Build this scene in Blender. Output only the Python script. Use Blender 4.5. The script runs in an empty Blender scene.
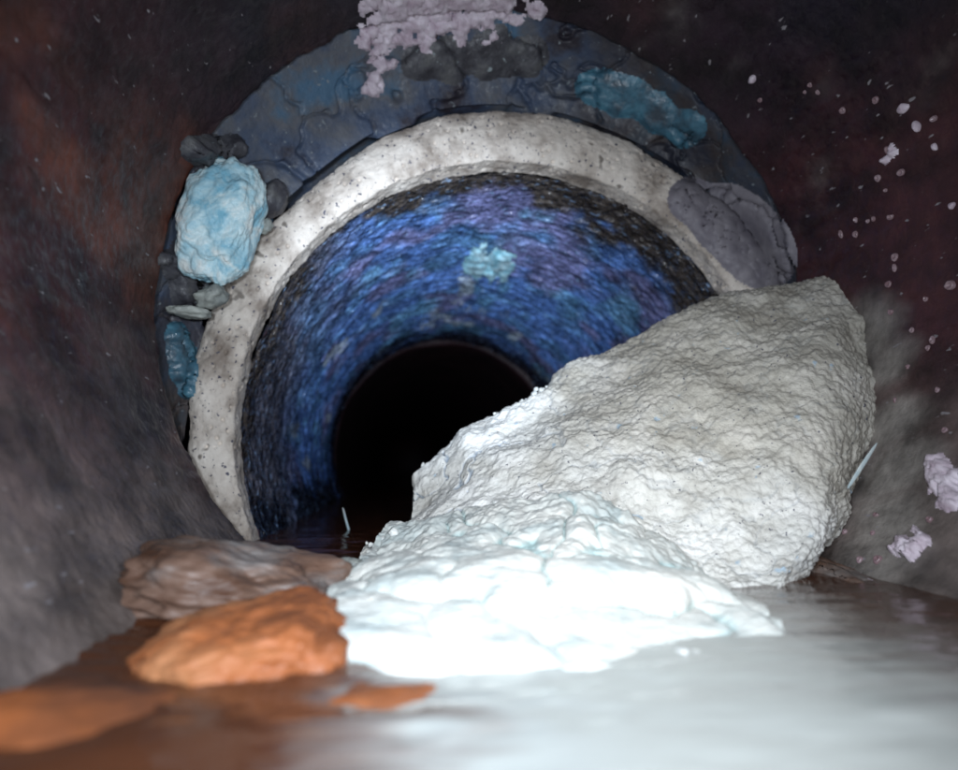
import bpy, math, random
import numpy as np
from mathutils import Vector, Matrix, Euler
from mathutils.bvhtree import BVHTree

random.seed(7)
S = bpy.context.scene
COL = S.collection
PI = math.pi

# ------------------------------------------------------------------ camera
FPX = 600.0                                   # focal length in pixels of the 958 px wide photograph
YAW, PITCH = math.atan(.133), math.atan(.140)
cam = bpy.data.cameras.new('camera')
cam.sensor_width = 36.0
cam.lens = FPX / 958 * 36
cam.clip_start = .002
cam.clip_end = 20
camo = bpy.data.objects.new('camera', cam)
COL.objects.link(camo)
camo.rotation_euler = Euler((PI/2 + PITCH, 0, -YAW), 'XYZ')
camo.location = (0, 0, 0)
S.camera = camo
cam.dof.use_dof = True
cam.dof.focus_distance = .27
cam.dof.aperture_fstop = 7.5
CR = np.array(camo.rotation_euler.to_matrix())

# ------------------------------------------------------------------ world, lamps, exposure
W = bpy.data.worlds.new('World')
S.world = W
W.use_nodes = True
W.node_tree.nodes['Background'].inputs[0].default_value = (.30, .20, .30, 1)
W.node_tree.nodes['Background'].inputs[1].default_value = .12
S.view_settings.view_transform = 'Standard'
S.view_settings.look = 'None'
S.view_settings.exposure = 0
S.view_settings.gamma = 1

def lamp(name, loc, aim, power, color, size=.012, cone=150, blend=1.0):
    l = bpy.data.lights.new(name, 'SPOT')
    l.energy = power
    l.color = color
    l.shadow_soft_size = size
    l.spot_size = math.radians(cone)
    l.spot_blend = blend
    o = bpy.data.objects.new(name, l)
    COL.objects.link(o)
    o.location = loc
    d = Vector(aim) - Vector(loc)
    o.rotation_euler = d.to_track_quat('-Z', 'Y').to_euler()
    return o
# the white LEDs of the inspection camera's own lamp head
lamp('lamp_spot', (-.026, .004, .020), (.01, .34, .04), 2.0, (.78, .88, 1.0), .005, 128)
lamp('lamp_spot', (.034, .004, .018), (.07, .34, .02), 1.6, (.86, .92, 1.0), .005, 125)
lamp('lamp_spot', (.012, .004, .036), (.075, .28, -.005), 1.5, (.95, .98, 1.0), .006, 62)

lamp('lamp_spot', (-.004, .004, .034), (.040, .60, .150), 13, (.72, .84, 1.0), .005, 38)  # narrow fill beam added to brighten the bore

# ------------------------------------------------------------------ numeric noise
def _hash(ix, iy, iz, s):
    h = (ix.astype(np.uint32)*np.uint32(374761393) + iy.astype(np.uint32)*np.uint32(668265263)
         + iz.astype(np.uint32)*np.uint32(2147483647) + np.uint32((s*974711+1013) & 0xffffffff))
    h = (h ^ (h >> np.uint32(13))) * np.uint32(1274126177)
    h = (h ^ (h >> np.uint32(16))) * np.uint32(2246822519)
    h = h ^ (h >> np.uint32(15))
    return h.astype(np.float64) / 4294967295.0

def vnoise(P, s=0):
    F = np.floor(P).astype(np.int64)
    f = P - F
    f = f*f*f*(f*(f*6-15)+10)
    r = 0
    for dx in (0, 1):
        for dy in (0, 1):
            for dz in (0, 1):
                w = (f[..., 0] if dx else 1-f[..., 0]) * (f[..., 1] if dy else 1-f[..., 1]) * (f[..., 2] if dz else 1-f[..., 2])
                r = r + w*_hash(F[..., 0]+dx, F[..., 1]+dy, F[..., 2]+dz, s)
    return r*2-1

def fbm(P, octv=4, s=0, gain=.5):
    r, a, t = 0, 1.0, 0
    for k in range(octv):
        r = r + a*vnoise(P*(2.03**k) + 17.3*k, s+k)
        t += a
        a *= gain
    return r/t

def worley(P, s=0):
    F = np.floor(P).astype(np.int64)
    d1 = np.full(P.shape[:-1], 9.0)
    d2 = np.full(P.shape[:-1], 9.0)
    for dx in (-1, 0, 1):
        for dy in (-1, 0, 1):
            for dz in (-1, 0, 1):
                c = F + np.array([dx, dy, dz])
                q = np.stack([_hash(c[..., 0], c[..., 1], c[..., 2], s+k) for k in (11, 12, 13)], -1) + c
                d = np.sqrt(((q-P)**2).sum(-1))
                d2 = np.minimum(d2, np.maximum(d, d1))
                d1 = np.minimum(d1, d)
    return d1, d2

# ------------------------------------------------------------------ helpers
def ray(px, py):
    v = CR @ np.array([(px-479)/FPX, (385-py)/FPX, -1.0])
    return v
def at(px, py, Y):
    """the point of the place, Y metres down the pipe, on the sight line of a photograph pixel"""
    v = ray(px, py)
    return v*(Y/v[1])
def sstep(a, b, x):
    t = np.clip((x-a)/(b-a), 0, 1)
    return t*t*(3-2*t)

def tag(o, label=None, cat=None, group=None, kind=None):
    if label: o['label'] = label
    if cat: o['category'] = cat
    if group: o['group'] = group
    if kind: o['kind'] = kind
    return o
def empty(name, loc):
    o = bpy.data.objects.new(name, None)
    o.empty_display_size = .02
    o.location = loc
    COL.objects.link(o)
    return o
def mk(name, V, F, m, parent=None, smooth=True, origin=None):
    V = np.asarray(V, float).reshape(-1, 3)
    if origin is None:
        origin = V.mean(0) if parent is None else np.array(parent.location)
    me = bpy.data.meshes.new(name)
    me.from_pydata((V-origin).tolist(), [], F if isinstance(F, list) else F.tolist())
    me.update()
    if smooth:
        me.shade_smooth()
    if m: me.materials.append(m)
    o = bpy.data.objects.new(name, me)
    COL.objects.link(o)
    if parent is None:
        o.location = origin
    else:
        o.parent = parent
    return o
def gridfaces(nu, nv, wrap=False, mask=None):
    i, j = np.meshgrid(np.arange(nu if wrap else nu-1), np.arange(nv-1), indexing='ij')
    if mask is not None:
        i2 = (i+1) % nu
        k = mask[i, j] & mask[i2, j] & mask[i2, j+1] & mask[i, j+1]
        i, j = i[k], j[k]
    i2 = (i+1) % nu
    return np.stack([i*nv+j, i2*nv+j, i2*nv+j+1, i*nv+j+1], -1).reshape(-1, 4)
def gnormals(P, wrap=False):
    if wrap:
        du = np.roll(P, -1, 0) - np.roll(P, 1, 0)
    else:
        du = np.gradient(P, axis=0)
    dv = np.gradient(P, axis=1)
    n = np.cross(du, dv)
    return n/np.maximum(np.linalg.norm(n, axis=-1, keepdims=True), 1e-12)
def catmull(rows, n):
    """resample points along axis 0 with a Catmull-Rom spline"""
    P = np.asarray(rows, float)
    k = len(P)
    t = np.linspace(0, k-1, n)
    i = np.clip(np.floor(t).astype(int), 0, k-2)
    f = (t-i).reshape((-1,)+(1,)*(P.ndim-1))
    g = lambda j: P[np.clip(j, 0, k-1)]
    a, b, c, d = g(i-1), g(i), g(i+1), g(i+2)
    return .5*((2*b) + (-a+c)*f + (2*a-5*b+4*c-d)*f*f + (-a+3*b-3*c+d)*f**3)

def stain_and_light(o, t, col, t2=None, col2=None):
    c = np.ones(t.shape+(4,))
    c[..., :3] = 1+(np.array(col)-1)*t[..., None]
    if t2 is not None: c[..., :3] *= 1+(np.array(col2)-1)*t2[..., None]
    a = o.data.color_attributes.new('stain_and_light', 'FLOAT_COLOR', 'POINT')
    a.data.foreach_set('color', c.reshape(-1))

# ------------------------------------------------------------------ materials
def mat(name, cols, scale=20, detail=6, rough=(.5, .7), bump=(200, .3, .001), spec=.5, coat=0, dist=.0,
        specks=None, ramp=(.35, .65), stretch=(1, 1, 1), metal=0, sss=0, coatr=.1, specks2=None, attr=None):
    m = bpy.data.materials.new(name)
    m.use_nodes = True
    nt = m.node_tree
    N, L = nt.nodes, nt.links
    b = N['Principled BSDF']
    geo = N.new('ShaderNodeNewGeometry')
    mp = N.new('ShaderNodeMapping')
    mp.inputs['Scale'].default_value = stretch
    L.new(geo.outputs['Position'], mp.inputs[0])
    n1 = N.new('ShaderNodeTexNoise')
    n1.inputs['Scale'].default_value = scale
    n1.inputs['Detail'].default_value = detail
    n1.inputs['Roughness'].default_value = .6
    n1.inputs['Distortion'].default_value = dist
    L.new(mp.outputs[0], n1.inputs[0])
    r = N.new('ShaderNodeValToRGB')
    e = r.color_ramp.elements
    k = len(cols)
    for i, c in enumerate(cols):
        pos = ramp[0] + (ramp[1]-ramp[0])*i/max(1, k-1)
        if i == 0: el = e[0]; el.position = pos
        elif i == k-1: el = e[-1]; el.position = pos
        else: el = e.new(pos)
        el.color = (*c, 1)
    L.new(n1.outputs[0], r.inputs[0])
    out = r.outputs[0]
    if attr:
        at_ = N.new('ShaderNodeAttribute'); at_.attribute_name = attr
        ml = N.new('ShaderNodeMix'); ml.data_type = 'RGBA'; ml.blend_type = 'MULTIPLY'
        ml.inputs[0].default_value = 1
        L.new(out, ml.inputs[6]); L.new(at_.outputs[0], ml.inputs[7])
        out = ml.outputs[2]
    for sp in (specks, specks2):
        if sp:
            sc, thr, col, st = sp[:4]
            v = N.new('ShaderNodeTexNoise')
            v.inputs['Scale'].default_value = sc
            v.inputs['Detail'].default_value = 2
            mp2 = N.new('ShaderNodeMapping')
            mp2.inputs['Scale'].default_value = st
            L.new(geo.outputs['Position'], mp2.inputs[0])
            L.new(mp2.outputs[0], v.inputs[0])
            mr = N.new('ShaderNodeMapRange')
            mr.inputs[1].default_value = thr
            mr.inputs[2].default_value = thr+(sp[4] if len(sp) > 4 else .05)
            L.new(v.outputs[0], mr.inputs[0])
            mx = N.new('ShaderNodeMix')
            mx.data_type = 'RGBA'
            L.new(mr.outputs[0], mx.inputs[0])
            L.new(out, mx.inputs[6])
            mx.inputs[7].default_value = (*col, 1)
            out = mx.outputs[2]
    L.new(out, b.inputs['Base Color'])
    n2 = N.new('ShaderNodeTexNoise')
    n2.inputs['Scale'].default_value = bump[0]
    n2.inputs['Detail'].default_value = 5
    L.new(mp.outputs[0], n2.inputs[0])
    bp = N.new('ShaderNodeBump')
    bp.inputs['Strength'].default_value = bump[1]
    bp.inputs['Distance'].default_value = bump[2]
    L.new(n2.outputs[0], bp.inputs['Height'])
    L.new(bp.outputs[0], b.inputs['Normal'])
    rr = N.new('ShaderNodeMapRange')
    rr.inputs[1].default_value = .3
    rr.inputs[2].default_value = .7
    rr.inputs[3].default_value, rr.inputs[4].default_value = rough
    L.new(n2.outputs[0], rr.inputs[0])
    L.new(rr.outputs[0], b.inputs['Roughness'])
    b.inputs['Specular IOR Level'].default_value = spec
    b.inputs['Metallic'].default_value = metal
    b.inputs['Coat Weight'].default_value = coat
    b.inputs['Coat Roughness'].default_value = coatr
    if coat: L.new(bp.outputs[0], b.inputs['Coat Normal'])
    if sss:
        b.inputs['Subsurface Weight'].default_value = sss
        b.inputs['Subsurface Radius'].default_value = (.004, .004, .005)
        b.inputs['Subsurface Scale'].default_value = 1.0
    return m

M = {}
M['near'] = mat('brown_clay', [(.35, .35, .35), (.8, .8, .8), (1.3, 1.3, 1.3)], 40, 9, (.3, .65), (260, .55, .0014), .5, 0,
                specks=(300, .70, (.24, .22, .23), (1, .45, 1)), attr='stain_and_light')
M['socket'] = mat('blue_grey_mortar', [(.035, .03, .04), (.06, .085, .14), (.11, .115, .13), (.07, .14, .22)], 20, 9, (.4, .7), (300, .6, .0010), .4, .05,
                  specks=(210, .68, (.22, .25, .27), (1, 1, 1)), attr='stain_and_light')
M['rim'] = mat('pitted_concrete', [(.28, .23, .19), (.60, .53, .46), (.76, .69, .61)], 45, 9, (.5, .8), (600, .6, .0008), .4,
               specks=(420, .64, (.07, .07, .10), (1, 1, 1)), specks2=(90, .70, (.22, .19, .16), (1, 1, 1)))
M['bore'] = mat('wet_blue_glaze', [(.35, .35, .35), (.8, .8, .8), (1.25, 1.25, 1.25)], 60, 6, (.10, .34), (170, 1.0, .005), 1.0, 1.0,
                specks=(150, .60, (.36, .56, .86), (1, 1.7, 1), .22), attr='stain_and_light')  # pale blue specks paint wet sparkle into the glaze
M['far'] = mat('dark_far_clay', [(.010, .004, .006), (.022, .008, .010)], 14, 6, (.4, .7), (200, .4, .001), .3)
M['grey'] = mat('sandy_deposit', [(.44, .43, .40), (.60, .60, .57), (.72, .72, .70)], 40, 9, (.5, .85), (900, .7, .0008), .35, 0,
                specks=(420, .68, (.10, .10, .12), (1, 1, 1)), specks2=(150, .70, (.34, .42, .48), (1, 1, 1)), attr='stain_and_light')
M['white'] = mat('white_grease', [(.42, .47, .46), (.54, .56, .53), (.62, .62, .58)], 45, 6, (.35, .6), (420, .35, .0007), .4, 0, dist=.6, attr='stain_and_light')
M['crumb'] = mat('crumb_grease', [(.40, .42, .42), (.62, .62, .58)], 90, 6, (.4, .7), (420, .35, .0007), .4)
M['rag'] = mat('pale_blue_paper', [(.22, .50, .64), (.50, .72, .78), (.84, .88, .84)], 55, 7, (.4, .7), (420, .7, .0012), .4, .2, dist=1.0)
M['cyan'] = mat('cyan_glint', [(.35, .80, .95), (.70, .95, 1.0)], 90, 7, (.2, .4), (420, .7, .001), .6, .4)
M['chunk'] = mat('dark_mortar', [(.03, .028, .035), (.07, .07, .08), (.12, .12, .12)], 60, 8, (.4, .7), (420, .7, .001), .4, .1,
                 specks=(200, .68, (.28, .33, .34), (1, 1, 1)))
M['teal'] = mat('teal_mortar', [(.04, .06, .08), (.05, .14, .20), (.09, .24, .32)], 60, 8, (.3, .6), (320, .7, .0012), .5, .2)
M['pale'] = mat('pale_mortar', [(.20, .22, .21), (.40, .42, .38)], 90, 8, (.4, .7), (500, .6, .001), .4)
M['crust'] = mat('pinkish_scale', [(.48, .38, .44), (.74, .66, .72)], 120, 6, (.4, .7), (500, .6, .0008), .4)
M['bead'] = mat('drip_bead', [(.20, .12, .13), (.34, .25, .27)], 200, 3, (.15, .3), (500, .2, .0004), .6)
M['orange'] = mat('orange_clay', [(.14, .045, .016), (.28, .090, .030), (.33, .14, .06)], 30, 8, (.45, .75), (240, .6, .0012), .35, 0, stretch=(1, 1.6, 2), specks=(120, .66, (.12, .05, .03), (1, 1, 2), .12))
M['silt'] = mat('orange_silt', [(.07, .028, .016), (.24, .075, .025), (.42, .15, .06)], 16, 5, (.4, .7), (160, .4, .001), .3, stretch=(1, 1, 1))
M['film'] = mat('grey_grease_film', [(.17, .155, .18), (.26, .24, .26)], 60, 6, (.45, .65), (300, .5, .001), .35, 0)
M['mud'] = mat('brown_grey_mud', [(.07, .030, .016), (.15, .09, .065), (.20, .18, .17)], 30, 7, (.4, .7), (260, .6, .001), .4, 0, stretch=(1, 1, 3))
M['straw'] = mat('pale_straw', [(.35, .50, .55), (.70, .74, .72)], 90, 4, (.3, .5), (400, .3, .0004), .5)

# milky, half clear water
def water_material():
    m = bpy.data.materials.new('murky_water')
    m.use_nodes = True
    nt = m.node_tree
    N, L = nt.nodes, nt.links
    b = N['Principled BSDF']
    out = N['Material Output']
    geo = N.new('ShaderNodeNewGeometry')
    sep = N.new('ShaderNodeSeparateXYZ')
    L.new(geo.outputs['Position'], sep.inputs[0])
    mp = N.new('ShaderNodeMapping')
    mp.inputs['Scale'].default_value = (1, 2.2, 1)
    L.new(geo.outputs['Position'], mp.inputs[0])
    n = N.new('ShaderNodeTexNoise')
    n.inputs['Scale'].default_value = 22
    n.inputs['Detail'].default_value = 5
    n.inputs['Distortion'].default_value = 1.2
    L.new(mp.outputs[0], n.inputs[0])
    # milk shed by the white deposit, plus its pale reflection, painted round its foot
    ma = N.new('ShaderNodeMath'); ma.operation = 'MULTIPLY_ADD'
    L.new(n.outputs[0], ma.inputs[0]); ma.inputs[1].default_value = .07
    L.new(sep.outputs[0], ma.inputs[2])
    mr = N.new('ShaderNodeMapRange')
    mr.interpolation_type = 'SMOOTHSTEP'
    mr.inputs[1].default_value = .012
    mr.inputs[2].default_value = .050
    L.new(ma.outputs[0], mr.inputs[0])
    mr2 = N.new('ShaderNodeMapRange')
    mr2.interpolation_type = 'SMOOTHSTEP'
    mr2.inputs[1].default_value = .20
    mr2.inputs[2].default_value = .11
    L.new(ma.outputs[0], mr2.inputs[0])
    mul = N.new('ShaderNodeMath'); mul.operation = 'MULTIPLY'
    L.new(mr.outputs[0], mul.inputs[0]); L.new(mr2.outputs[0], mul.inputs[1])
    mry = N.new('ShaderNodeMapRange')
    mry.interpolation_type = 'SMOOTHSTEP'
    mry.inputs[1].default_value = .26
    mry.inputs[2].default_value = .17
    L.new(sep.outputs[1], mry.inputs[0])
    mul2 = N.new('ShaderNodeMath'); mul2.operation = 'MULTIPLY'
    L.new(mul.outputs[0], mul2.inputs[0]); L.new(mry.outputs[0], mul2.inputs[1])
    cr = N.new('ShaderNodeMix'); cr.data_type = 'RGBA'
    L.new(mul2.outputs[0], cr.inputs[0])
    cr.inputs[6].default_value = (.17, .062, .030, 1)
    cr.inputs[7].default_value = (.40, .42, .40, 1)
    L.new(cr.outputs[2], b.inputs['Base Color'])
    b.inputs['Roughness'].default_value = .12
    b.inputs['IOR'].default_value = 1.33
    n2 = N.new('ShaderNodeTexNoise')
    n2.inputs['Scale'].default_value = 60
    n2.inputs['Detail'].default_value = 3
    mp3 = N.new('ShaderNodeMapping'); mp3.inputs['Scale'].default_value = (1, 2.6, 1)
    L.new(geo.outputs['Position'], mp3.inputs[0]); L.new(mp3.outputs[0], n2.inputs[0])
    bp = N.new('ShaderNodeBump')
    bp.inputs['Strength'].default_value = .35
    bp.inputs['Distance'].default_value = .0012
    L.new(n2.outputs[0], bp.inputs['Height'])
    L.new(bp.outputs[0], b.inputs['Normal'])
    # opacity: thin brown water lets the bed show, the milk does not
    al = N.new('ShaderNodeMapRange')
    al.inputs[3].default_value = .42
    al.inputs[4].default_value = .88
    L.new(mul2.outputs[0], al.inputs[0])
    tr = N.new('ShaderNodeBsdfTransparent')
    gl = N.new('ShaderNodeBsdfGlossy')
    gl.inputs['Roughness'].default_value = .08
    L.new(bp.outputs[0], gl.inputs['Normal'])
    fr = N.new('ShaderNodeFresnel'); fr.inputs[0].default_value = 1.33
    L.new(bp.outputs[0], fr.inputs['Normal'])
    m1 = N.new('ShaderNodeMixShader')
    L.new(fr.outputs[0], m1.inputs[0]); L.new(tr.outputs[0], m1.inputs[1]); L.new(gl.outputs[0], m1.inputs[2])
    m2 = N.new('ShaderNodeMixShader')
    L.new(al.outputs[0], m2.inputs[0]); L.new(m1.outputs[0], m2.inputs[1]); L.new(b.outputs[0], m2.inputs[2])
    L.new(m2.outputs[0], out.inputs[0])
    return m
M['water'] = water_material()

# ------------------------------------------------------------------ the pipes
WZ = -.040                                     # water level
YN, RN = .311, .177                            # end of the near pipe
CN = at(503, 304, YN)
YR, RR = .350, .166                            # rim of the next pipe
CRM = at(523, 421, YR)
TH = lambda n: np.linspace(0, 2*PI, n, endpoint=False)     # 0 = right, grows anticlockwise (up = pi/2)

def ring_pts(c, r, Y, th, sx=1.0):
    return np.stack([c[0]+r*sx*np.cos(th), np.full_like(th, Y), c[2]+r*np.sin(th)], -1)

# near pipe, wall the camera stands in, with a real thickness at its end
nt_, nv = 720, 240
th = TH(nt_)
prof = [(-.10, RN, 0)]
ys = np.concatenate([np.linspace(-.12, .08, 20), np.linspace(.082, YN, nv-20)])
P = np.zeros((nt_, len(ys), 3))
for j, y in enumerate(ys):
    P[:, j] = ring_pts(CN, RN, y, th)
n = P - np.array([CN[0], 0, CN[2]]); n[..., 1] = 0
n /= np.linalg.norm(n, axis=-1, keepdims=True)
d = .0016*fbm(P*28, 4, 3) + .0009*fbm(P*np.array([160, 60, 160]), 3, 5)
P = P - n*d[..., None]
# rounded worn lip and the end face
lip = []
for k, (dy, dr) in enumerate([(.0015, .0008), (.003, .003), (.0036, .007), (.0036, .022), (.0036, .034)]):
    q = ring_pts(CN, RN+dr, YN+dy, th)
    q[:, 1] += .0012*fbm(q*60, 3, 9)
    u_ = fbm(ring_pts(CN, RN, YN, th)*48, 5, 10, .6)
    q[:, 0] += .0045*u_*np.cos(th); q[:, 2] += .0045*u_*np.sin(th)
    lip.append(q)
P = np.concatenate([P, np.stack(lip, 1)], 1)
near = empty('clay_pipe', (CN[0], YN, CN[2]-RN))
tag(near, 'dark reddish brown clay pipe round the viewer, ending in a worn circular lip', 'pipe')
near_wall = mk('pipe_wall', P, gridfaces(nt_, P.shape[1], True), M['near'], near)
c = np.ones(P.shape[:2]+(4,))
nz = fbm(P*15, 5, 201)
mix_ = lambda a, b, t: a*(1-t[..., None])+np.array(b)*t[..., None]
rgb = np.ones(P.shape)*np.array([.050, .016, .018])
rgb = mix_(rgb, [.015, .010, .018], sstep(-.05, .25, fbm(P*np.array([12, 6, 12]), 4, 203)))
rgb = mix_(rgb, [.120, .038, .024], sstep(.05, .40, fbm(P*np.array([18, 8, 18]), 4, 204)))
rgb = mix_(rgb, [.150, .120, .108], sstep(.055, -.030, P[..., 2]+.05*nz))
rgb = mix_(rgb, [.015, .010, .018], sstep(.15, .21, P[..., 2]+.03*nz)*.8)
dust = np.zeros(P.shape[:2])
for (px, py, y_) in [(885, 335, .26), (892, 370, .25), (895, 420, .24), (892, 465, .23), (880, 510, .22), (862, 550, .21), (840, 590, .20), (800, 620, .19)]:
    w_ = at(px, py, y_)
    a_ = math.atan2(w_[2]-CN[2], w_[0]-CN[0])
    c_ = np.array([CN[0]+RN*math.cos(a_), y_, CN[2]+RN*math.sin(a_)])
    dust = np.maximum(dust, 1-np.linalg.norm(P-c_, axis=-1)/.030)
rgb = mix_(rgb, [.30, .275, .25], sstep(.1, .8, dust+.45*fbm(P*np.array([50, 25, 50]), 5, 207))*.85)
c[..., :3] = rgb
near_wall.data.color_attributes.new('stain_and_light', 'FLOAT_COLOR', 'POINT').data.foreach_set('color', c.reshape(-1))

# socket between the two pipes: rough blue grey mortar, cracked
ns, nsv = 900, 120
th = TH(ns)
P = np.zeros((ns, nsv, 3))
RO_ = lambda t: RR + .032 - .0085*np.exp(-((t-PI*1.02)/.6)**2) - .007*np.exp(-((t-PI*.75)/.3)**2) + .003*np.exp(-((t-PI*.5)/.4)**2)   # outer radius of the rim round the clock
for j in range(nsv):
    f = j/(nsv-1)
    a = ring_pts(CN, RN+.010, YN+.004, th)
    b = ring_pts(CRM, 1, YR+.010, th)
    ro = RO_(th)+.003
    b[:, 0] = CRM[0]+ro*np.cos(th); b[:, 2] = CRM[2]+ro*np.sin(th)
    P[:, j] = a*(1-f)+b*f
    bulge = .010*math.sin(PI*min(1, f*1.0))
    P[:, j, 1] += bulge
cen = np.array([(CN[0]+CRM[0])/2, 0, (CN[2]+CRM[2])/2])
n = -(P-cen); n[..., 1] = -.05*0; n /= np.linalg.norm(n, axis=-1, keepdims=True)
n = n + np.array([0, -.8, 0]); n /= np.linalg.norm(n, axis=-1, keepdims=True)
wp = P*17 + .45*np.stack([fbm(P*40, 3, 31), fbm(P*40, 3, 41), fbm(P*40, 3, 51)], -1)
f1, f2 = worley(wp, 3)
crack = 1-sstep(.0, .06, f2-f1)
cell = _hash(np.floor(f1*0+1).astype(np.int64), np.floor(P[..., 0]*0).astype(np.int64), np.floor(P[..., 2]*0).astype(np.int64), 1)
d = .0034*fbm(P*17, 3, 12, .4) + .0005*fbm(P*160, 3, 13) - .0040*crack
jj = np.linspace(0, 1, nsv)[None, :]
d = d - .010*sstep(.90, 1.0, jj)*sstep(.1, -.1, fbm(P*25, 2, 88)-.05)      # open joint against the rim in places
P = P + n*d[..., None]*sstep(0, .06, jj)[..., None]
tail = [ring_pts(CRM, .215, YR+.03, th), ring_pts(CRM, .215, YR+.06, th), ring_pts(CRM, RR+.012, YR+.07, th)]
P = np.concatenate([P]+[t[:, None] for t in tail], 1)
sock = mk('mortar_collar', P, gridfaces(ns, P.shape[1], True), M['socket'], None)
tq = sstep(.015, .10, P[..., 0]-CN[0]+.04*fbm(P*18, 4, 301))*.65  # shade on the right side, painted into the mortar colour
stain_and_light(sock, tq, (.30, .30, .36), sstep(.05, .3, fbm(P*14, 4, 302)), (.8, .62, .52))
tag(sock, 'cracked blue grey mortar ring filling the stepped joint between the two pipes', 'mortar')

# next pipe: pitted pale rim, bore, black invert
nxt = empty('concrete_pipe', (CRM[0], YR, CRM[2]-RR))
tag(nxt, 'pipe beyond the joint with pale pitted rim and wet blue bore', 'pipe')
nr, nrv = 1300, 110
th = TH(nr)
P = np.zeros((nr, nrv, 3))
for j in range(nrv):
    f = j/(nrv-1)
    ro = RO_(th)
    if f < .2:                                  # outer skin running back into the collar
        g = f/.2
        r = ro + 0*g; y = YR+.030*(1-g)+.004
    elif f < .85:                               # the face
        g = (f-.2)/.65
        r = ro + (RR-ro)*g; y = YR + .004*(abs(2*g-1)**3)
    else:                                       # inner arris
        g = (f-.85)/.15
        r = RR + 0*ro - .0005*g; y = YR+.004+.014*g
    P[:, j, 0] = CRM[0]+r*np.cos(th); P[:, j, 2] = CRM[2]+r*np.sin(th); P[:, j, 1] = y
n = gnormals(P, True)
if n[100, 60, 1] > 0: n = -n
d = .0026*fbm(P*42, 5, 21, .6) + .0006*fbm(P*300, 3, 22)
f1, f2 = worley(P*190, 5)
pit = sstep(.30, .12, f1) * (vnoise(P*70, 61) > -.05)
d = d - .0018*pit
P = P + n*d[..., None]
rim = mk('pipe_rim', P, gridfaces(nr, nrv, True), M['rim'], nxt)

YE = .90                                       # end of that length of pipe
nb, nbv = 1000, 420
th = TH(nb)
ys = YR+.018 + (YE-YR-.018)*np.linspace(0, 1, nbv)**1.35
P = np.zeros((nb, nbv, 3))
for j, y in enumerate(ys):
    P[:, j] = ring_pts(CRM, RR-.0005, y, th)
n = -(P-np.array([CRM[0], 0, CRM[2]])); n[..., 1] = 0; n /= np.linalg.norm(n, axis=-1, keepdims=True)
d = .0022*fbm(P*np.array([26, 18, 26]), 4, 71) + .0010*np.abs(fbm(P*np.array([120, 60, 120]), 3, 72)) + .0026*fbm(P*np.array([70, 150, 70]), 4, 73, .6)
P = P + n*d[..., None]
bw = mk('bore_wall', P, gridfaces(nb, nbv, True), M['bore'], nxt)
q = P
nz = fbm(q*28, 5, 99)
nz2 = fbm(q*90, 3, 98)
cth = np.cos(th)[:, None]; sth = np.sin(th)[:, None]
low = sstep(.012, -.012, q[..., 2]-(CRM[2]-.045+.035*nz+.012*nz2))
brown = sstep(.022, -.012, q[..., 1]-(YR+.036 + .05*nz + .02*nz2 + .055*np.clip(cth, -.1, 1)))
teal = sstep(.05, .30, nz)*.6
c = np.zeros(P.shape[:2]+(4,)); c[..., 3] = 1
mixc = lambda a, b, t: a*(1-t[..., None])+np.array(b)*t[..., None]
rgb = np.ones(P.shape)*np.array([.19, .38, .90])
rgb = mixc(rgb, [.20, .45, .78], teal)
rgb = mixc(rgb, [.30, .32, .62], sstep(.0, .35, fbm(q*20, 3, 55)))
rgb = mixc(rgb, [.26, .62, .95], sstep(.10, .55, fbm(q*np.array([30, 16, 30]), 4, 58))*.8)
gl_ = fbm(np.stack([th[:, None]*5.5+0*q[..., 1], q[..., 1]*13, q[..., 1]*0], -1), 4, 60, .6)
rgb = mixc(rgb, [.80, .92, 1.0], sstep(.30, .52, gl_)*sstep(.48, .58, q[..., 1])*.8)  # white-cyan glints painted into the bore's colour
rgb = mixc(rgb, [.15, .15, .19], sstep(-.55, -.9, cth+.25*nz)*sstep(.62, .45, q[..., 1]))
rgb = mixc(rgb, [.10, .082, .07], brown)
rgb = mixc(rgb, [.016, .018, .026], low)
rgb = mixc(rgb, [.02, .02, .035], sstep(YE-.14, YE-.03, q[..., 1]+.06*nz))  # wall colour darkens towards the far end
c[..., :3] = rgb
ca = bw.data.color_attributes.new('stain_and_light', 'FLOAT_COLOR', 'POINT')
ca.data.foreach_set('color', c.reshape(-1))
SUBS = [bw, rim]

# the length after that, dark, its end set slightly inwards
far = empty('clay_pipe', (CRM[0]-.004, YE, CRM[2]-.15))
tag(far, 'unlit dark pipe length at the far end of the blue bore', 'pipe')
nf = 360
th = TH(nf)
cf = np.array([CRM[0]-.002, 0, CRM[2]-.002])
prof = [(RR+.01, YE-.002), (RR-.003, YE-.002), (RR-.004, YE), (RR-.005, YE+.006)] + [(RR-.005, YE+.006+.03*k) for k in range(1, 80)] + [(.12, YE+2.42), (.06, YE+2.45), (.001, YE+2.46)]
P = np.stack([ring_pts(cf, r, y, th) for r, y in prof], 1)
n = -(P-cf); n[..., 1] = 0; n /= np.linalg.norm(n, axis=-1, keepdims=True)
P = P + n*(.003*fbm(P*20, 3, 5))[..., None]
mk('pipe_wall', P, gridfaces(nf, len(prof), True), M['far'], far)

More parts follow.
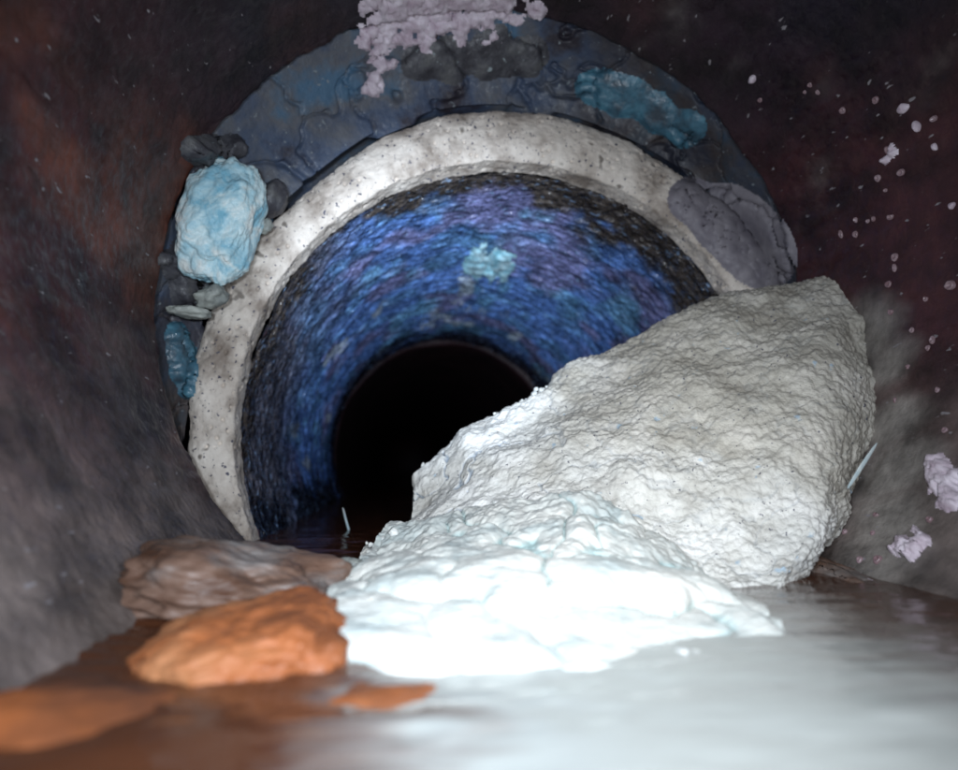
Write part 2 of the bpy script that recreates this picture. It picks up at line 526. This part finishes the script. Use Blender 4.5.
# ------------------------------------------------------------------ water and bed
def strip(name, m, z, ys, xl, xr, nx, disp):
    Pp = np.zeros((nx, len(ys), 3))
    for j, y in enumerate(ys):
        a, b = xl(y), xr(y)
        Pp[:, j, 0] = np.linspace(a, b, nx); Pp[:, j, 1] = y; Pp[:, j, 2] = z
    Pp[..., 2] += disp(Pp)
    return mk(name, Pp, gridfaces(nx, len(ys)), m, None)
hwn = math.sqrt(RN**2-(CN[2]-WZ)**2)
hwb = math.sqrt(RR**2-(CRM[2]-WZ)**2)
def xl(y): return CN[0]-hwn-.006 if y < YN+.004 else (CRM[0]-.175 if y < YR-.002 else CRM[0]-hwb-.004)
def xr(y): return CN[0]+hwn+.006 if y < YN+.004 else (CRM[0]+.175 if y < YR-.002 else CRM[0]+hwb+.004)
ys = np.concatenate([np.linspace(-.12, .06, 30), np.linspace(.061, .42, 360), np.linspace(.425, 3.4, 120)])
def ripples(Pp):
    x, y = Pp[..., 0], Pp[..., 1]
    c = at(340, 640, .145)
    r = np.sqrt((x-c[0])**2+(y-.145)**2)
    w = .0006*np.sin((x*.35+y)*900+3*vnoise(Pp*30, 4))*np.exp(-((x+.020)/.045)**2-((y-.165)/.03)**2)
    return w + .0011*fbm(Pp*np.array([28, 60, 1]), 3, 14) + .00022*fbm(Pp*np.array([120, 330, 1]), 2, 15)*np.exp(-((y-.13)/.05)**2)
wat = strip('water', M['water'], WZ, ys, xl, xr, 320, ripples)
tag(wat, 'shallow murky water, milky by the white deposit and brown at the left', None, None, 'structure')

# silt bed under the water
def bedz(Pp):
    x, y = Pp[..., 0], Pp[..., 1]
    xx = x-CN[0]
    wall = CN[2]-np.sqrt(np.clip(RN**2-xx**2, 1e-5, None))
    z = -.066 + .019*sstep(.035, -.05, x) + .008*fbm(Pp*24, 3, 17)
    return np.minimum(z, WZ+.002)
bed = strip('silt', M['silt'], 0, np.linspace(-.1, .40, 260), lambda y: CN[0]-.135, lambda y: CN[0]+.135, 200, bedz)
tag(bed, 'rusty orange silt lying under the shallow water along the left', None, None, 'structure')

# ------------------------------------------------------------------ lofted deposits
def loft(rows, nu, nv_):
    R = []
    for r in rows:
        pts = np.array([p if len(p) == 3 and p[0] == 'w' else at(*p) for p in r]) if not isinstance(r[0][0], str) else np.array([p[1:] for p in r])
        R.append(catmull(pts, nu))
    return catmull(np.stack(R, 0), nv_).transpose(1, 0, 2)     # (nu, nv, 3)

crest = [(409, 488, .325), (418, 468, .33), (470, 432, .335), (545, 385, .335), (600, 358, .335), (680, 314, .325), (750, 291, .315), (806, 280, .30), (862, 268, .285)]
back1 = [(lambda w: (w[0], w[1]+.035, w[2]-.030))(at(*p)) for p in crest]
back2 = [(w[0]+.01, w[1]+.05, WZ-.03) for w in back1]
rowsG = [
    [(352, 600, .235), (430, 610, .215), (520, 620, .20), (600, 640, .185), (680, 640, .180), (740, 622, .182), (778, 604, .192), (792, 600, .22)],
    [(362, 572, .255), (430, 575, .235), (520, 580, .22), (610, 590, .205), (690, 596, .196), (755, 588, .196), (805, 560, .203), (828, 552, .235)],
    [(368, 552, .27), (430, 545, .255), (520, 525, .24), (600, 525, .228), (690, 550, .216), (770, 535, .212), (824, 508, .216), (850, 497, .245)],
    [(388, 532, .29), (445, 505, .28), (520, 480, .27), (600, 455, .258), (690, 450, .243), (780, 440, .236), (836, 430, .236), (868, 424, .255)],
    [(404, 512, .305), (450, 475, .30), (520, 435, .30), (600, 405, .295), (690, 370, .285), (770, 350, .275), (828, 343, .262), (872, 342, .265)],
    crest,
]
R = [catmull(np.array([at(*p) for p in r]), 620) for r in rowsG] + [catmull(np.array(back1), 620), catmull(np.array(back2), 620)]
P = catmull(np.stack(R, 0), 520).transpose(1, 0, 2)
def orient(P, wrap=False):
    n = gnormals(P, wrap)
    if n[P.shape[0]//2, P.shape[1]//2] @ np.array([0, -1, .6]) < 0: n = -n
    return n
n = orient(P)
warp = .4*np.stack([fbm(P*45, 3, 31), fbm(P*45, 3, 41), fbm(P*45, 3, 51)], -1)
f1, f2 = worley(P*42+warp*1.2, 8)
g1, g2 = worley(P*170+warp*2, 9)
h1, h2 = worley(P*380, 10)
left = sstep(.11, .02, P[..., 0])              # the left nose is smoother and creased, the right is gritty
crk = 1-sstep(0, .045, np.abs(fbm(P*np.array([26, 44, 52])+.6*warp, 4, 404)))
crk = crk*(.25+.75*left)
d = .0085*fbm(P*17, 4, 33, .5) + .0045*fbm(P*50, 3, 34)*(.6+.4*left) + .0020*np.abs(fbm(P*34, 3, 37)) + .0010*(sstep(0, .6, f2-f1)-.5)*left + .0022*(.5-g1)*(1-.4*left)*.55 \
    + .0014*(.5-h1)*(1-.5*left) + .0005*fbm(P*np.array([150, 200, 120]), 3, 35, .6) - .0014*crk
sand = np.clip(sstep(.045, .125, P[..., 0]+.05*fbm(P*20, 4, 45))*sstep(-.045, .015, P[..., 2]+.03*fbm(P*26, 4, 46)) + .35*sstep(.1, .45, fbm(P*34, 4, 47)), 0, 1)
stainG = crk
P = P + n*d[..., None]
greydep = mk('sandy_deposit', P, gridfaces(620, 520), M['grey'], None)
stain_and_light(greydep, stainG, (.42, .50, .62), sand, (.74, .70, .64))
tag(greydep, 'large grey gritty mound of hardened deposit rising to the right wall across the joint', 'deposit')

rowsW = [
    [(345, 720, .128), (430, 740, .124), (520, 745, .122), (600, 745, .122), (700, 735, .123), (830, 700, .130)],
    [(326, 655, .136), (420, 668, .128), (520, 668, .126), (600, 668, .126), (700, 666, .128), (800, 660, .134)],
    [(325, 628, .150), (410, 640, .143), (510, 640, .140), (600, 640, .141), (700, 640, .142), (785, 648, .143)],
    [(327, 600, .175), (400, 594, .168), (500, 594, .164), (600, 596, .164), (690, 604, .164), (768, 632, .158)],
    [(348, 572, .212), (420, 562, .20), (500, 556, .195), (590, 556, .190), (670, 575, .185), (745, 612, .180)],
    [(372, 548, .250), (430, 540, .236), (500, 526, .228), (575, 520, .220), (650, 548, .208), (725, 600, .195)],
    [(392, 532, .278), (445, 524, .266), (505, 508, .256), (570, 500, .250), (645, 538, .233), (722, 600, .218)],
    [(392, 560, .295), (445, 560, .29), (505, 560, .28), (565, 560, .28), (640, 590, .26), (705, 630, .25)],
]
P = loft(rowsW, 620, 420)
n = orient(P)
vv = np.linspace(0, 1, 420)[None, :]
ph = vv*4.3 + 1.5*fbm(P*np.array([17, 17, 17]), 3, 131, .45) + .25*fbm(P*70, 3, 132)
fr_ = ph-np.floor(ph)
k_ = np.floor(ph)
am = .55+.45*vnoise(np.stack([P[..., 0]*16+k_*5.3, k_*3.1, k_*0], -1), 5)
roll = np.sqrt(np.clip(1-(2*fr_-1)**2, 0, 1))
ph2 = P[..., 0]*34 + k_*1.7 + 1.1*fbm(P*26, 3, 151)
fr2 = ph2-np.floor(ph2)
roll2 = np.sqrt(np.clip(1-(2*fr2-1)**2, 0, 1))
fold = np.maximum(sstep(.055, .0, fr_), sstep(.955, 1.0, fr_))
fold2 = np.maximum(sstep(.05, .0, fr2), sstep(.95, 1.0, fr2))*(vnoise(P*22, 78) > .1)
d = -.0015 + .0040*fbm(P*18, 3, 133) + .0052*roll*am + .0022*roll2*roll + .0011*fbm(P*np.array([80, 120, 160]), 5, 136, .65) - .0006*fold2 + sstep(.45, .8, vv)*(.0030*fbm(P*60, 4, 139) + .0012*(.5-worley(P*300, 14)[0]))
d = d*(.35+.65*sstep(.02, .22, np.linspace(0, 1, 420))[None, :])
edge = np.ones(P.shape[:2])
P = P + n*d[..., None]
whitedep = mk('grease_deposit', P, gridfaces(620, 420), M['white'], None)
stain_and_light(whitedep, np.clip(.9*fold*(.5+.5*vnoise(P*30, 7))+.45*fold2, 0, 1), (.30, .60, .66))
tag(whitedep, 'bright white folded mass of grease at the water line below the gritty mound', 'deposit')

# ------------------------------------------------------------------ loose lumps
def ico(sub_):
    import bmesh
    bm = bmesh.new()
    bmesh.ops.create_icosphere(bm, subdivisions=sub_, radius=1)
    V = np.array([v.co[:] for v in bm.verts]); F = [[v.index for v in f.verts] for f in bm.faces]
    bm.free()
    return V, F
ICO = {k: ico(k) for k in (3, 4, 5, 6)}
def lump(name, m, px, py, Y, w, h, dep, rot, label, cat, seed=0, lod=5, amp=.25, fine=.05, sq=1.0, group=None, freq=1.6, parent=None, crease=0, ribs=0):
    """a stone-like lump w, h photograph pixels across at its own distance, dep metres deep"""
    V, F = ICO[lod]
    V = V.copy()
    c = at(px, py, Y)
    s = Y/FPX
    if sq != 1.0:
        V = np.sign(V)*np.abs(V)**sq
    nrm = V/np.linalg.norm(V, axis=1, keepdims=True)
    d = amp*fbm(nrm*freq+seed*3.7, 3, seed) + fine*fbm(nrm*9+seed, 3, seed+5)
    if crease:
        a1, a2 = worley(nrm*3+.5*np.stack([fbm(nrm*4, 2, seed+k) for k in (1, 2, 3)], -1), seed+3)
        d = d - crease*(1-sstep(0, .25, a2-a1))
    if ribs: d = d + ribs*np.sin(nrm[:, 2]*26+nrm[:, 0]*5+2*fbm(nrm*2, 2, 9))*sstep(.5, .0, nrm[:, 2])
    V = V*(1+d)[:, None]
    V = V*np.array([w/2*s, dep/2, h/2*s])
    ca, sa = math.cos(rot), math.sin(rot)
    x = V[:, 0]*ca - V[:, 2]*sa
    z = V[:, 0]*sa + V[:, 2]*ca
    V = np.stack([x, V[:, 1], z], 1) + c
    o = mk(name, V, F, m, parent)
    if parent is None: tag(o, label, cat, group)
    return o
D = math.radians
lump('paper_wad', M['rag'], 223, 220, .322, 76, 124, .034, D(-14), 'crumpled pale blue and white paper wad stuck on the left of the joint', 'paper', 27, 6, .36, .03, .8, freq=1.1, crease=.03)
lump('mortar_chunk', M['chunk'], 272, 200, .340, 26, 44, .02, D(-25), 'small dark chunk wedged between the paper wad and the pale rim', 'mortar', 13, 4, .3, .08)
lump('mortar_chunk', M['pale'], 188, 312, .325, 44, 11, .014, D(-3), 'thin pale mortar crumb lying over the blue block at the left', 'mortar', 23, 4, .35, .12)
lump('mortar_chunk', M['pale'], 212, 297, .326, 30, 20, .016, D(25), 'small whitish crumb at the foot of the paper wad', 'mortar', 33, 4, .4, .15)
lump('mortar_chunk', M['pale'], 266, 226, .336, 12, 16, .010, D(-35), 'tiny pale crumb touching the right side of the paper wad', 'mortar', 35, 4, .3, .12)
lump('pebble', M['pale'], 334, 577, .222, 64, 30, .028, D(18), 'pale blue grey flat pebble at the left foot of the white grease', 'pebble', 61, 5, .22, .06)
# orange clay pieces at the left
lump('clay_shard', M['orange'], 247, 668, .150, 196, 104, .055, D(12), 'bright orange rounded clay shard breaking the water left of the grease', 'shard', 71, 6, .20, .045, .75, freq=1.4, crease=.03)
lump('clay_shard', M['orange'], 305, 752, .121, 320, 104, .045, D(8), 'low orange clay piece awash in front of the larger shard', 'shard', 73, 5, .2, .02)
lump('clay_shard', M['silt'], 70, 768, .115, 380, 124, .045, D(-5), 'dull orange clay piece in the lower left corner', 'shard', 75, 5, .2, .03)
lump('mud_lump', M['mud'], 243, 594, .200, 180, 88, .05, D(-9), 'ribbed grey brown mud hump rising from the water behind the orange shard', 'mud', 78, 6, .30, .04, .7, freq=1.9, ribs=.05)

# crumbs shed along the seam of the two deposits and at the water's edge
rs = np.random.RandomState(3)
Vc, Fc = ICO[3]
VV, FF = [], []
paths = [[(372, 545, .255), (440, 528, .262), (505, 508, .262), (575, 502, .252), (650, 542, .232), (725, 604, .205)],
         [(335, 655, .137), (420, 662, .132), (520, 664, .131), (620, 663, .131), (680, 660, .132), (720, 658, .134)],
         [(600, 356, .333), (560, 378, .333), (540, 385, .333), (500, 408, .333), (470, 430, .333), (420, 466, .328)]]
for k_, pth in enumerate(paths):
    C = catmull(np.array([at(*p) for p in pth]), 200)
    for q_ in range([90, 60, 40][k_]):
        c0 = C[rs.randint(200)] + rs.normal(0, [.0035, .003, .002][k_], 3)*np.array([1, .6, .4]) - np.array([0, -.001, [0, .0015, .0035][k_]])
        r0 = rs.uniform(.0006, .0022)
        w_ = Vc*(1+.35*fbm(Vc*1.5+q_, 2, q_))[:, None]*rs.uniform(.6, 1.2, 3)*r0 + c0
        off = len(VV)*len(Vc)
        VV.append(w_); FF += [[a+off for a in f_] for f_ in Fc]
crumb = mk('crumbs', np.concatenate(VV), FF, M['crumb'], None)
tag(crumb, 'tiny white crumbs strewn along the seam of the deposits and the water edge', 'crumbs', None, 'stuff')
# ------------------------------------------------------------------ crusts and beads on the walls
deps = bpy.context.evaluated_depsgraph_get()
def bvh_of(objs):
    V, F = [], []
    for o in objs:
        off = len(V)
        mw = Matrix.Translation(o.parent.location if o.parent else o.location)
        V += [mw @ v.co for v in o.data.vertices]
        F += [[off+i for i in p.vertices] for p in o.data.polygons]
    return BVHTree.FromPolygons(V, F)
BV = bvh_of([near_wall, sock]+SUBS)
def hit(px, py):
    v = Vector(ray(px, py)).normalized()
    loc, nor, _, dist = BV.ray_cast(Vector((0, 0, 0)), v)
    if loc is None: return None
    if nor.dot(v) > 0: nor = -nor
    return np.array(loc), np.array(nor)

def crust(spots, label, seed, step=1.6, thick=.0022, lace=.55, name='scale_crust', m='crust', cat='scale', group='pale crusts on the pipe walls', freq=11, hn=.5):
    """lacy crust grown on the wall where the spots (px, py, radius) lie"""
    xs = [s[0] for s in spots]; yv = [s[1] for s in spots]; mr = max(s[2] for s in spots)*1.6
    gx = np.arange(min(xs)-mr, max(xs)+mr, step); gy = np.arange(max(-30, min(yv)-mr), max(yv)+mr, step)
    A, B = np.meshgrid(gx, gy, indexing='ij')
    f = np.zeros_like(A)
    for (x, y, r) in spots:
        f = f + np.exp(7*(1-np.sqrt((A-x)**2+(B-y)**2)/(r*1.5)))
    f = np.log(f+1e-9)/7 - .04
    q = np.stack([A/freq, B/freq, np.full_like(A, seed*1.7)], -1)
    f = f + lace*fbm(q, 4, seed) - .28
    mask = f > 0
    HN = fbm(q*3, 3, seed+2)
    Pp = np.zeros(A.shape+(3,)); Q = np.zeros_like(Pp)
    for i in range(A.shape[0]):
        for j in range(A.shape[1]):
            if f[i, j] > -.25:
                h = hit(A[i, j], B[i, j])
                if h is None: mask[i, j] = False; continue
                t = thick*min(1, max(0, f[i, j])*3.2)**.7*(1+hn*HN[i, j])
                Pp[i, j] = h[0] + h[1]*(t if f[i, j] > 0 else 0)
            else: mask[i, j] = False
    keep = mask.copy()
    m2 = (f > -.12)
    g_ = gridfaces(A.shape[0], A.shape[1], False, (m2 & (np.abs(Pp).sum(-1) > 0)))
    fl = Pp.reshape(-1, 3)
    # only faces with at least one raised corner, and no jump over the lip
    fr = keep.reshape(-1)[g_].any(1)
    ext = np.linalg.norm(fl[g_[:, 0]]-fl[g_[:, 2]], axis=1)
    g_ = g_[fr & (ext < .02)]
    if not len(g_): return None
    ids = np.unique(g_); mp_ = np.zeros(len(fl), int); mp_[ids] = np.arange(len(ids))
    o = mk(name, fl[ids], mp_[g_], M[m], None)
    if m in ('grey', 'socket'):
        ca_ = o.data.color_attributes.new('stain_and_light', 'FLOAT_COLOR', 'POINT')
        ca_.data.foreach_set('color', [.6, .57, .52, 1]*len(o.data.vertices))
    tag(o, label, cat, group)
    return o
crust([(400, 8, 30), (440, 4, 34), (480, 6, 30), (390, 35, 22), (378, 62, 12), (372, 88, 10), (425, 22, 20), (500, 3, 18)],
      'large lacy pinkish white crust hanging at the top of the joint', 4, 1.4, .003, .75)
crust([(538, 10, 9)], 'small round pinkish crust beside the large one at the top', 6, 1.2, .003, .3)
crust([(940, 475, 17), (952, 500, 12), (935, 462, 8)], 'pinkish white crust patch at the right edge, halfway down', 8, 1.5, .003, .5)
crust([(885, 605, 12), (872, 590, 7), (895, 612, 8)], 'small pinkish crust low on the right wall', 9, 1.3, .003, .5)
crust([(918, 543, 12), (905, 552, 9)], 'speckled pale crust on the right wall above the low one', 11, 1.2, .003, .9)
crust([(895, 655, 9), (900, 668, 9), (893, 640, 5)], 'crumbly crust just above the water at the right', 12, 1.2, .003, .6)
crust([(893, 152, 8), (885, 160, 6)], 'ragged crust high on the right wall left of the bright spots', 13, 1.2, .0025, .6)

mg = 'mortar slabs bridging the joint'
def flat(spots, label, seed, m, name, cat, thick=.006, group=mg, freq=26, lace=.3): return crust(spots, label, seed, 1.5, thick, lace, name, m, cat, group, freq, .10)
flat([(196, 150, 13), (212, 150, 16), (232, 146, 12), (206, 166, 10)], 'dark grey mortar chunk just above the pale blue paper wad', 51, 'chunk', 'mortar_chunk', 'mortar', .009)
flat([(176, 262, 13), (184, 278, 17), (186, 294, 13), (180, 246, 8)], 'grey green mortar chunk under the paper wad against the left lip', 53, 'chunk', 'mortar_chunk', 'mortar', .008)
flat([(176, 335, 12), (180, 352, 14), (184, 372, 13), (186, 390, 9)], 'narrow dark blue mortar block left of the pale rim', 55, 'teal', 'mortar_block', 'mortar', .006)
flat([(690, 200, 22), (725, 218, 34), (750, 240, 36), (765, 258, 30)], 'smooth purplish grey grease film on the right end of the rim', 57, 'film', 'grease_film', 'grease', .0035, None, 60, .08)
crust([(600, 88, 20), (625, 98, 22), (655, 112, 22), (685, 128, 20)], 'teal blue mortar slab above the right part of the rim', 21, 1.6, .003, .3, 'mortar_slab', 'teal', 'mortar', mg, 30, .1)
crust([(420, 62, 18), (450, 56, 24), (490, 54, 26), (530, 58, 20)], 'wide grey brown mortar slab at the top of the joint', 22, 1.6, .0022, .3, 'mortar_slab', 'chunk', 'mortar', mg, 30, .1)
bg = 'pale blue glint patches in the bore'
crust([(478, 262, 12), (500, 266, 13), (492, 276, 8)], 'brightest cyan glint patch at the crown of the blue bore', 31, 1.3, .003, .7, 'glint_patch', 'cyan', 'scale', None, 9)  # lamp highlight on the wet crown, built as a pale cyan patch
flat([(790, 600, 26), (820, 590, 34), (850, 610, 36), (845, 650, 26)], 'smooth grey brown mud smeared on the wall right of the gritty mound at the water', 59, 'mud', 'mud_smear', 'mud', .010, None, 60, .2)
# drip beads: little raised rings on the dark wall
def bead_mesh(ringy, sd=0):
    V, F = [], []
    rb = random.Random(sd)
    wob = [1+rb.uniform(-.28, .22) for _ in range(14)]
    na = 14
    pr = [(1.0, 0), (.95, .55), (.75, .8), (.50, .62 if ringy else 1.0), (.25, .35 if ringy else 1.15), (0.02, .25 if ringy else 1.2)]
    for a in range(na):
        for r, z in pr:
            w = .5*wob[a]+.25*wob[a-1]+.25*wob[(a+1) % na]; V.append((r*w*math.cos(2*PI*a/na), r*w*math.sin(2*PI*a/na), z*(.5+.5*w)))
    k = len(pr)
    for a in range(na):
        for j in range(k-1):
            F.append([a*k+j, ((a+1) % na)*k+j, ((a+1) % na)*k+j+1, a*k+j+1])
    me = bpy.data.meshes.new('lime_bead'); me.from_pydata(V, [], F); me.update(); me.shade_smooth()
    return me
BM = [[bead_mesh(True, k) for k in range(6)], [bead_mesh(False, 20+k) for k in range(6)]]
for k in range(6): BM[0][k].materials.append(M['bead']); BM[1][k].materials.append(M['crust'])
beads = [(903, 108, 6, 1), (917, 126, 6, 1), (935, 147, 5, 1), (753, 79, 6, 1), (810, 85, 3, 0), (818, 92, 3, 0), (805, 92, 3, 0), (889, 150, 5, 0), (902, 172, 5, 0),
         (878, 178, 4, 0), (886, 190, 3, 0), (952, 206, 5, 1), (856, 220, 4, 0), (891, 217, 4, 0), (868, 221, 3, 0), (841, 234, 4, 0), (856, 234, 4, 0), (874, 219, 3, 0),
         (895, 257, 4, 0), (895, 268, 4, 0), (889, 284, 4, 0), (951, 285, 6, 0), (891, 312, 5, 0), (926, 299, 4, 0), (933, 340, 5, 0), (928, 348, 3, 0), (912, 330, 3, 0),
         (908, 367, 4, 0), (895, 400, 3, 0), (938, 390, 4, 0), (935, 118, 5, 0), (843, 110, 4, 0), (876, 100, 4, 0), (945, 430, 4, 0), (930, 520, 5, 0), (845, 532, 5, 0),
         (876, 515, 4, 0), (873, 533, 4, 0), (865, 582, 4, 0), (907, 700, 5, 0), (912, 720, 5, 0), (900, 745, 6, 0), (913, 757, 5, 1), (948, 620, 5, 0), (915, 640, 4, 0),
         (883, 690, 4, 0), (860, 560, 4, 0), (878, 560, 5, 0), (903, 590, 4, 0), (760, 100, 3, 0)]
BRIGHT = {(903, 108): 'bright pinkish white bead, upper left of the close pair at the upper right',
          (917, 126): 'bright pinkish white bead, lower right of the close pair at the upper right',
          (935, 147): 'bright elongated bead just below the close pair at the upper right',
          (753, 79): 'lone bright bead high on the wall above the teal mortar slab',
          (952, 206): 'bright bead touching the right edge of the picture',
          (913, 757): 'bright bead lowest on the right wall by the water'}
for (px, py, r, kd) in beads:
    h = hit(px, py)
    if h is None: continue
    o = bpy.data.objects.new('lime_bead', random.choice(BM[kd]))
    COL.objects.link(o)
    s = r*np.linalg.norm(h[0])/FPX*.7
    o.location = h[0]
    o.rotation_euler = Vector(h[1]).to_track_quat('Z', 'Y').to_euler()
    o.scale = (s*random.uniform(.6, 1.15), s*random.uniform(.7, 1.3), s*random.uniform(.6, 1.0))
    if kd: tag(o, BRIGHT[(px, py)], 'lime bead', 'bright lime beads on the dark right wall')
    else: tag(o, 'small dull pink ring shaped bead on the dark right wall', 'lime bead', 'small ring beads on the right wall')

# the pale sliver leaning on the gritty mound
def sliver(name, pts, rad, m, label, cat):
    C = catmull(np.array([at(*p) for p in pts]), 24)
    V, F = [], []
    k = 8
    for i, c in enumerate(C):
        t = i/23
        r = rad*(math.sin(PI*min(1, max(.03, t*.97+.02)))**.5)
        for a in range(k):
            V.append(c + np.array([math.cos(2*PI*a/k)*r, math.cos(2*PI*a/k)*r*.3, math.sin(2*PI*a/k)*r*.45]))
    for i in range(23):
        for a in range(k):
            F.append([i*k+a, i*k+(a+1) % k, (i+1)*k+(a+1) % k, (i+1)*k+a])
    o = mk(name, V, F, m, None)
    return tag(o, label, cat)
sliver('plastic_sliver', [(848, 488, .2), (862, 466, .203), (877, 443, .207)], .0013, M['straw'], 'thin pale blue sliver leaning beside the right edge of the gritty mound', 'sliver')
sliver('hair_strand', [(343, 508, .42), (349, 530, .42), (357, 545, .42)], .0007, M['straw'], 'thin pale strand standing in the dark bore above the water', 'strand')

# ------------------------------------------------------------------ render settings
S.render.engine = 'CYCLES'
S.cycles.use_denoising = True
S.cycles.max_bounces = 6
S.cycles.caustics_reflective = False
S.cycles.caustics_refractive = False
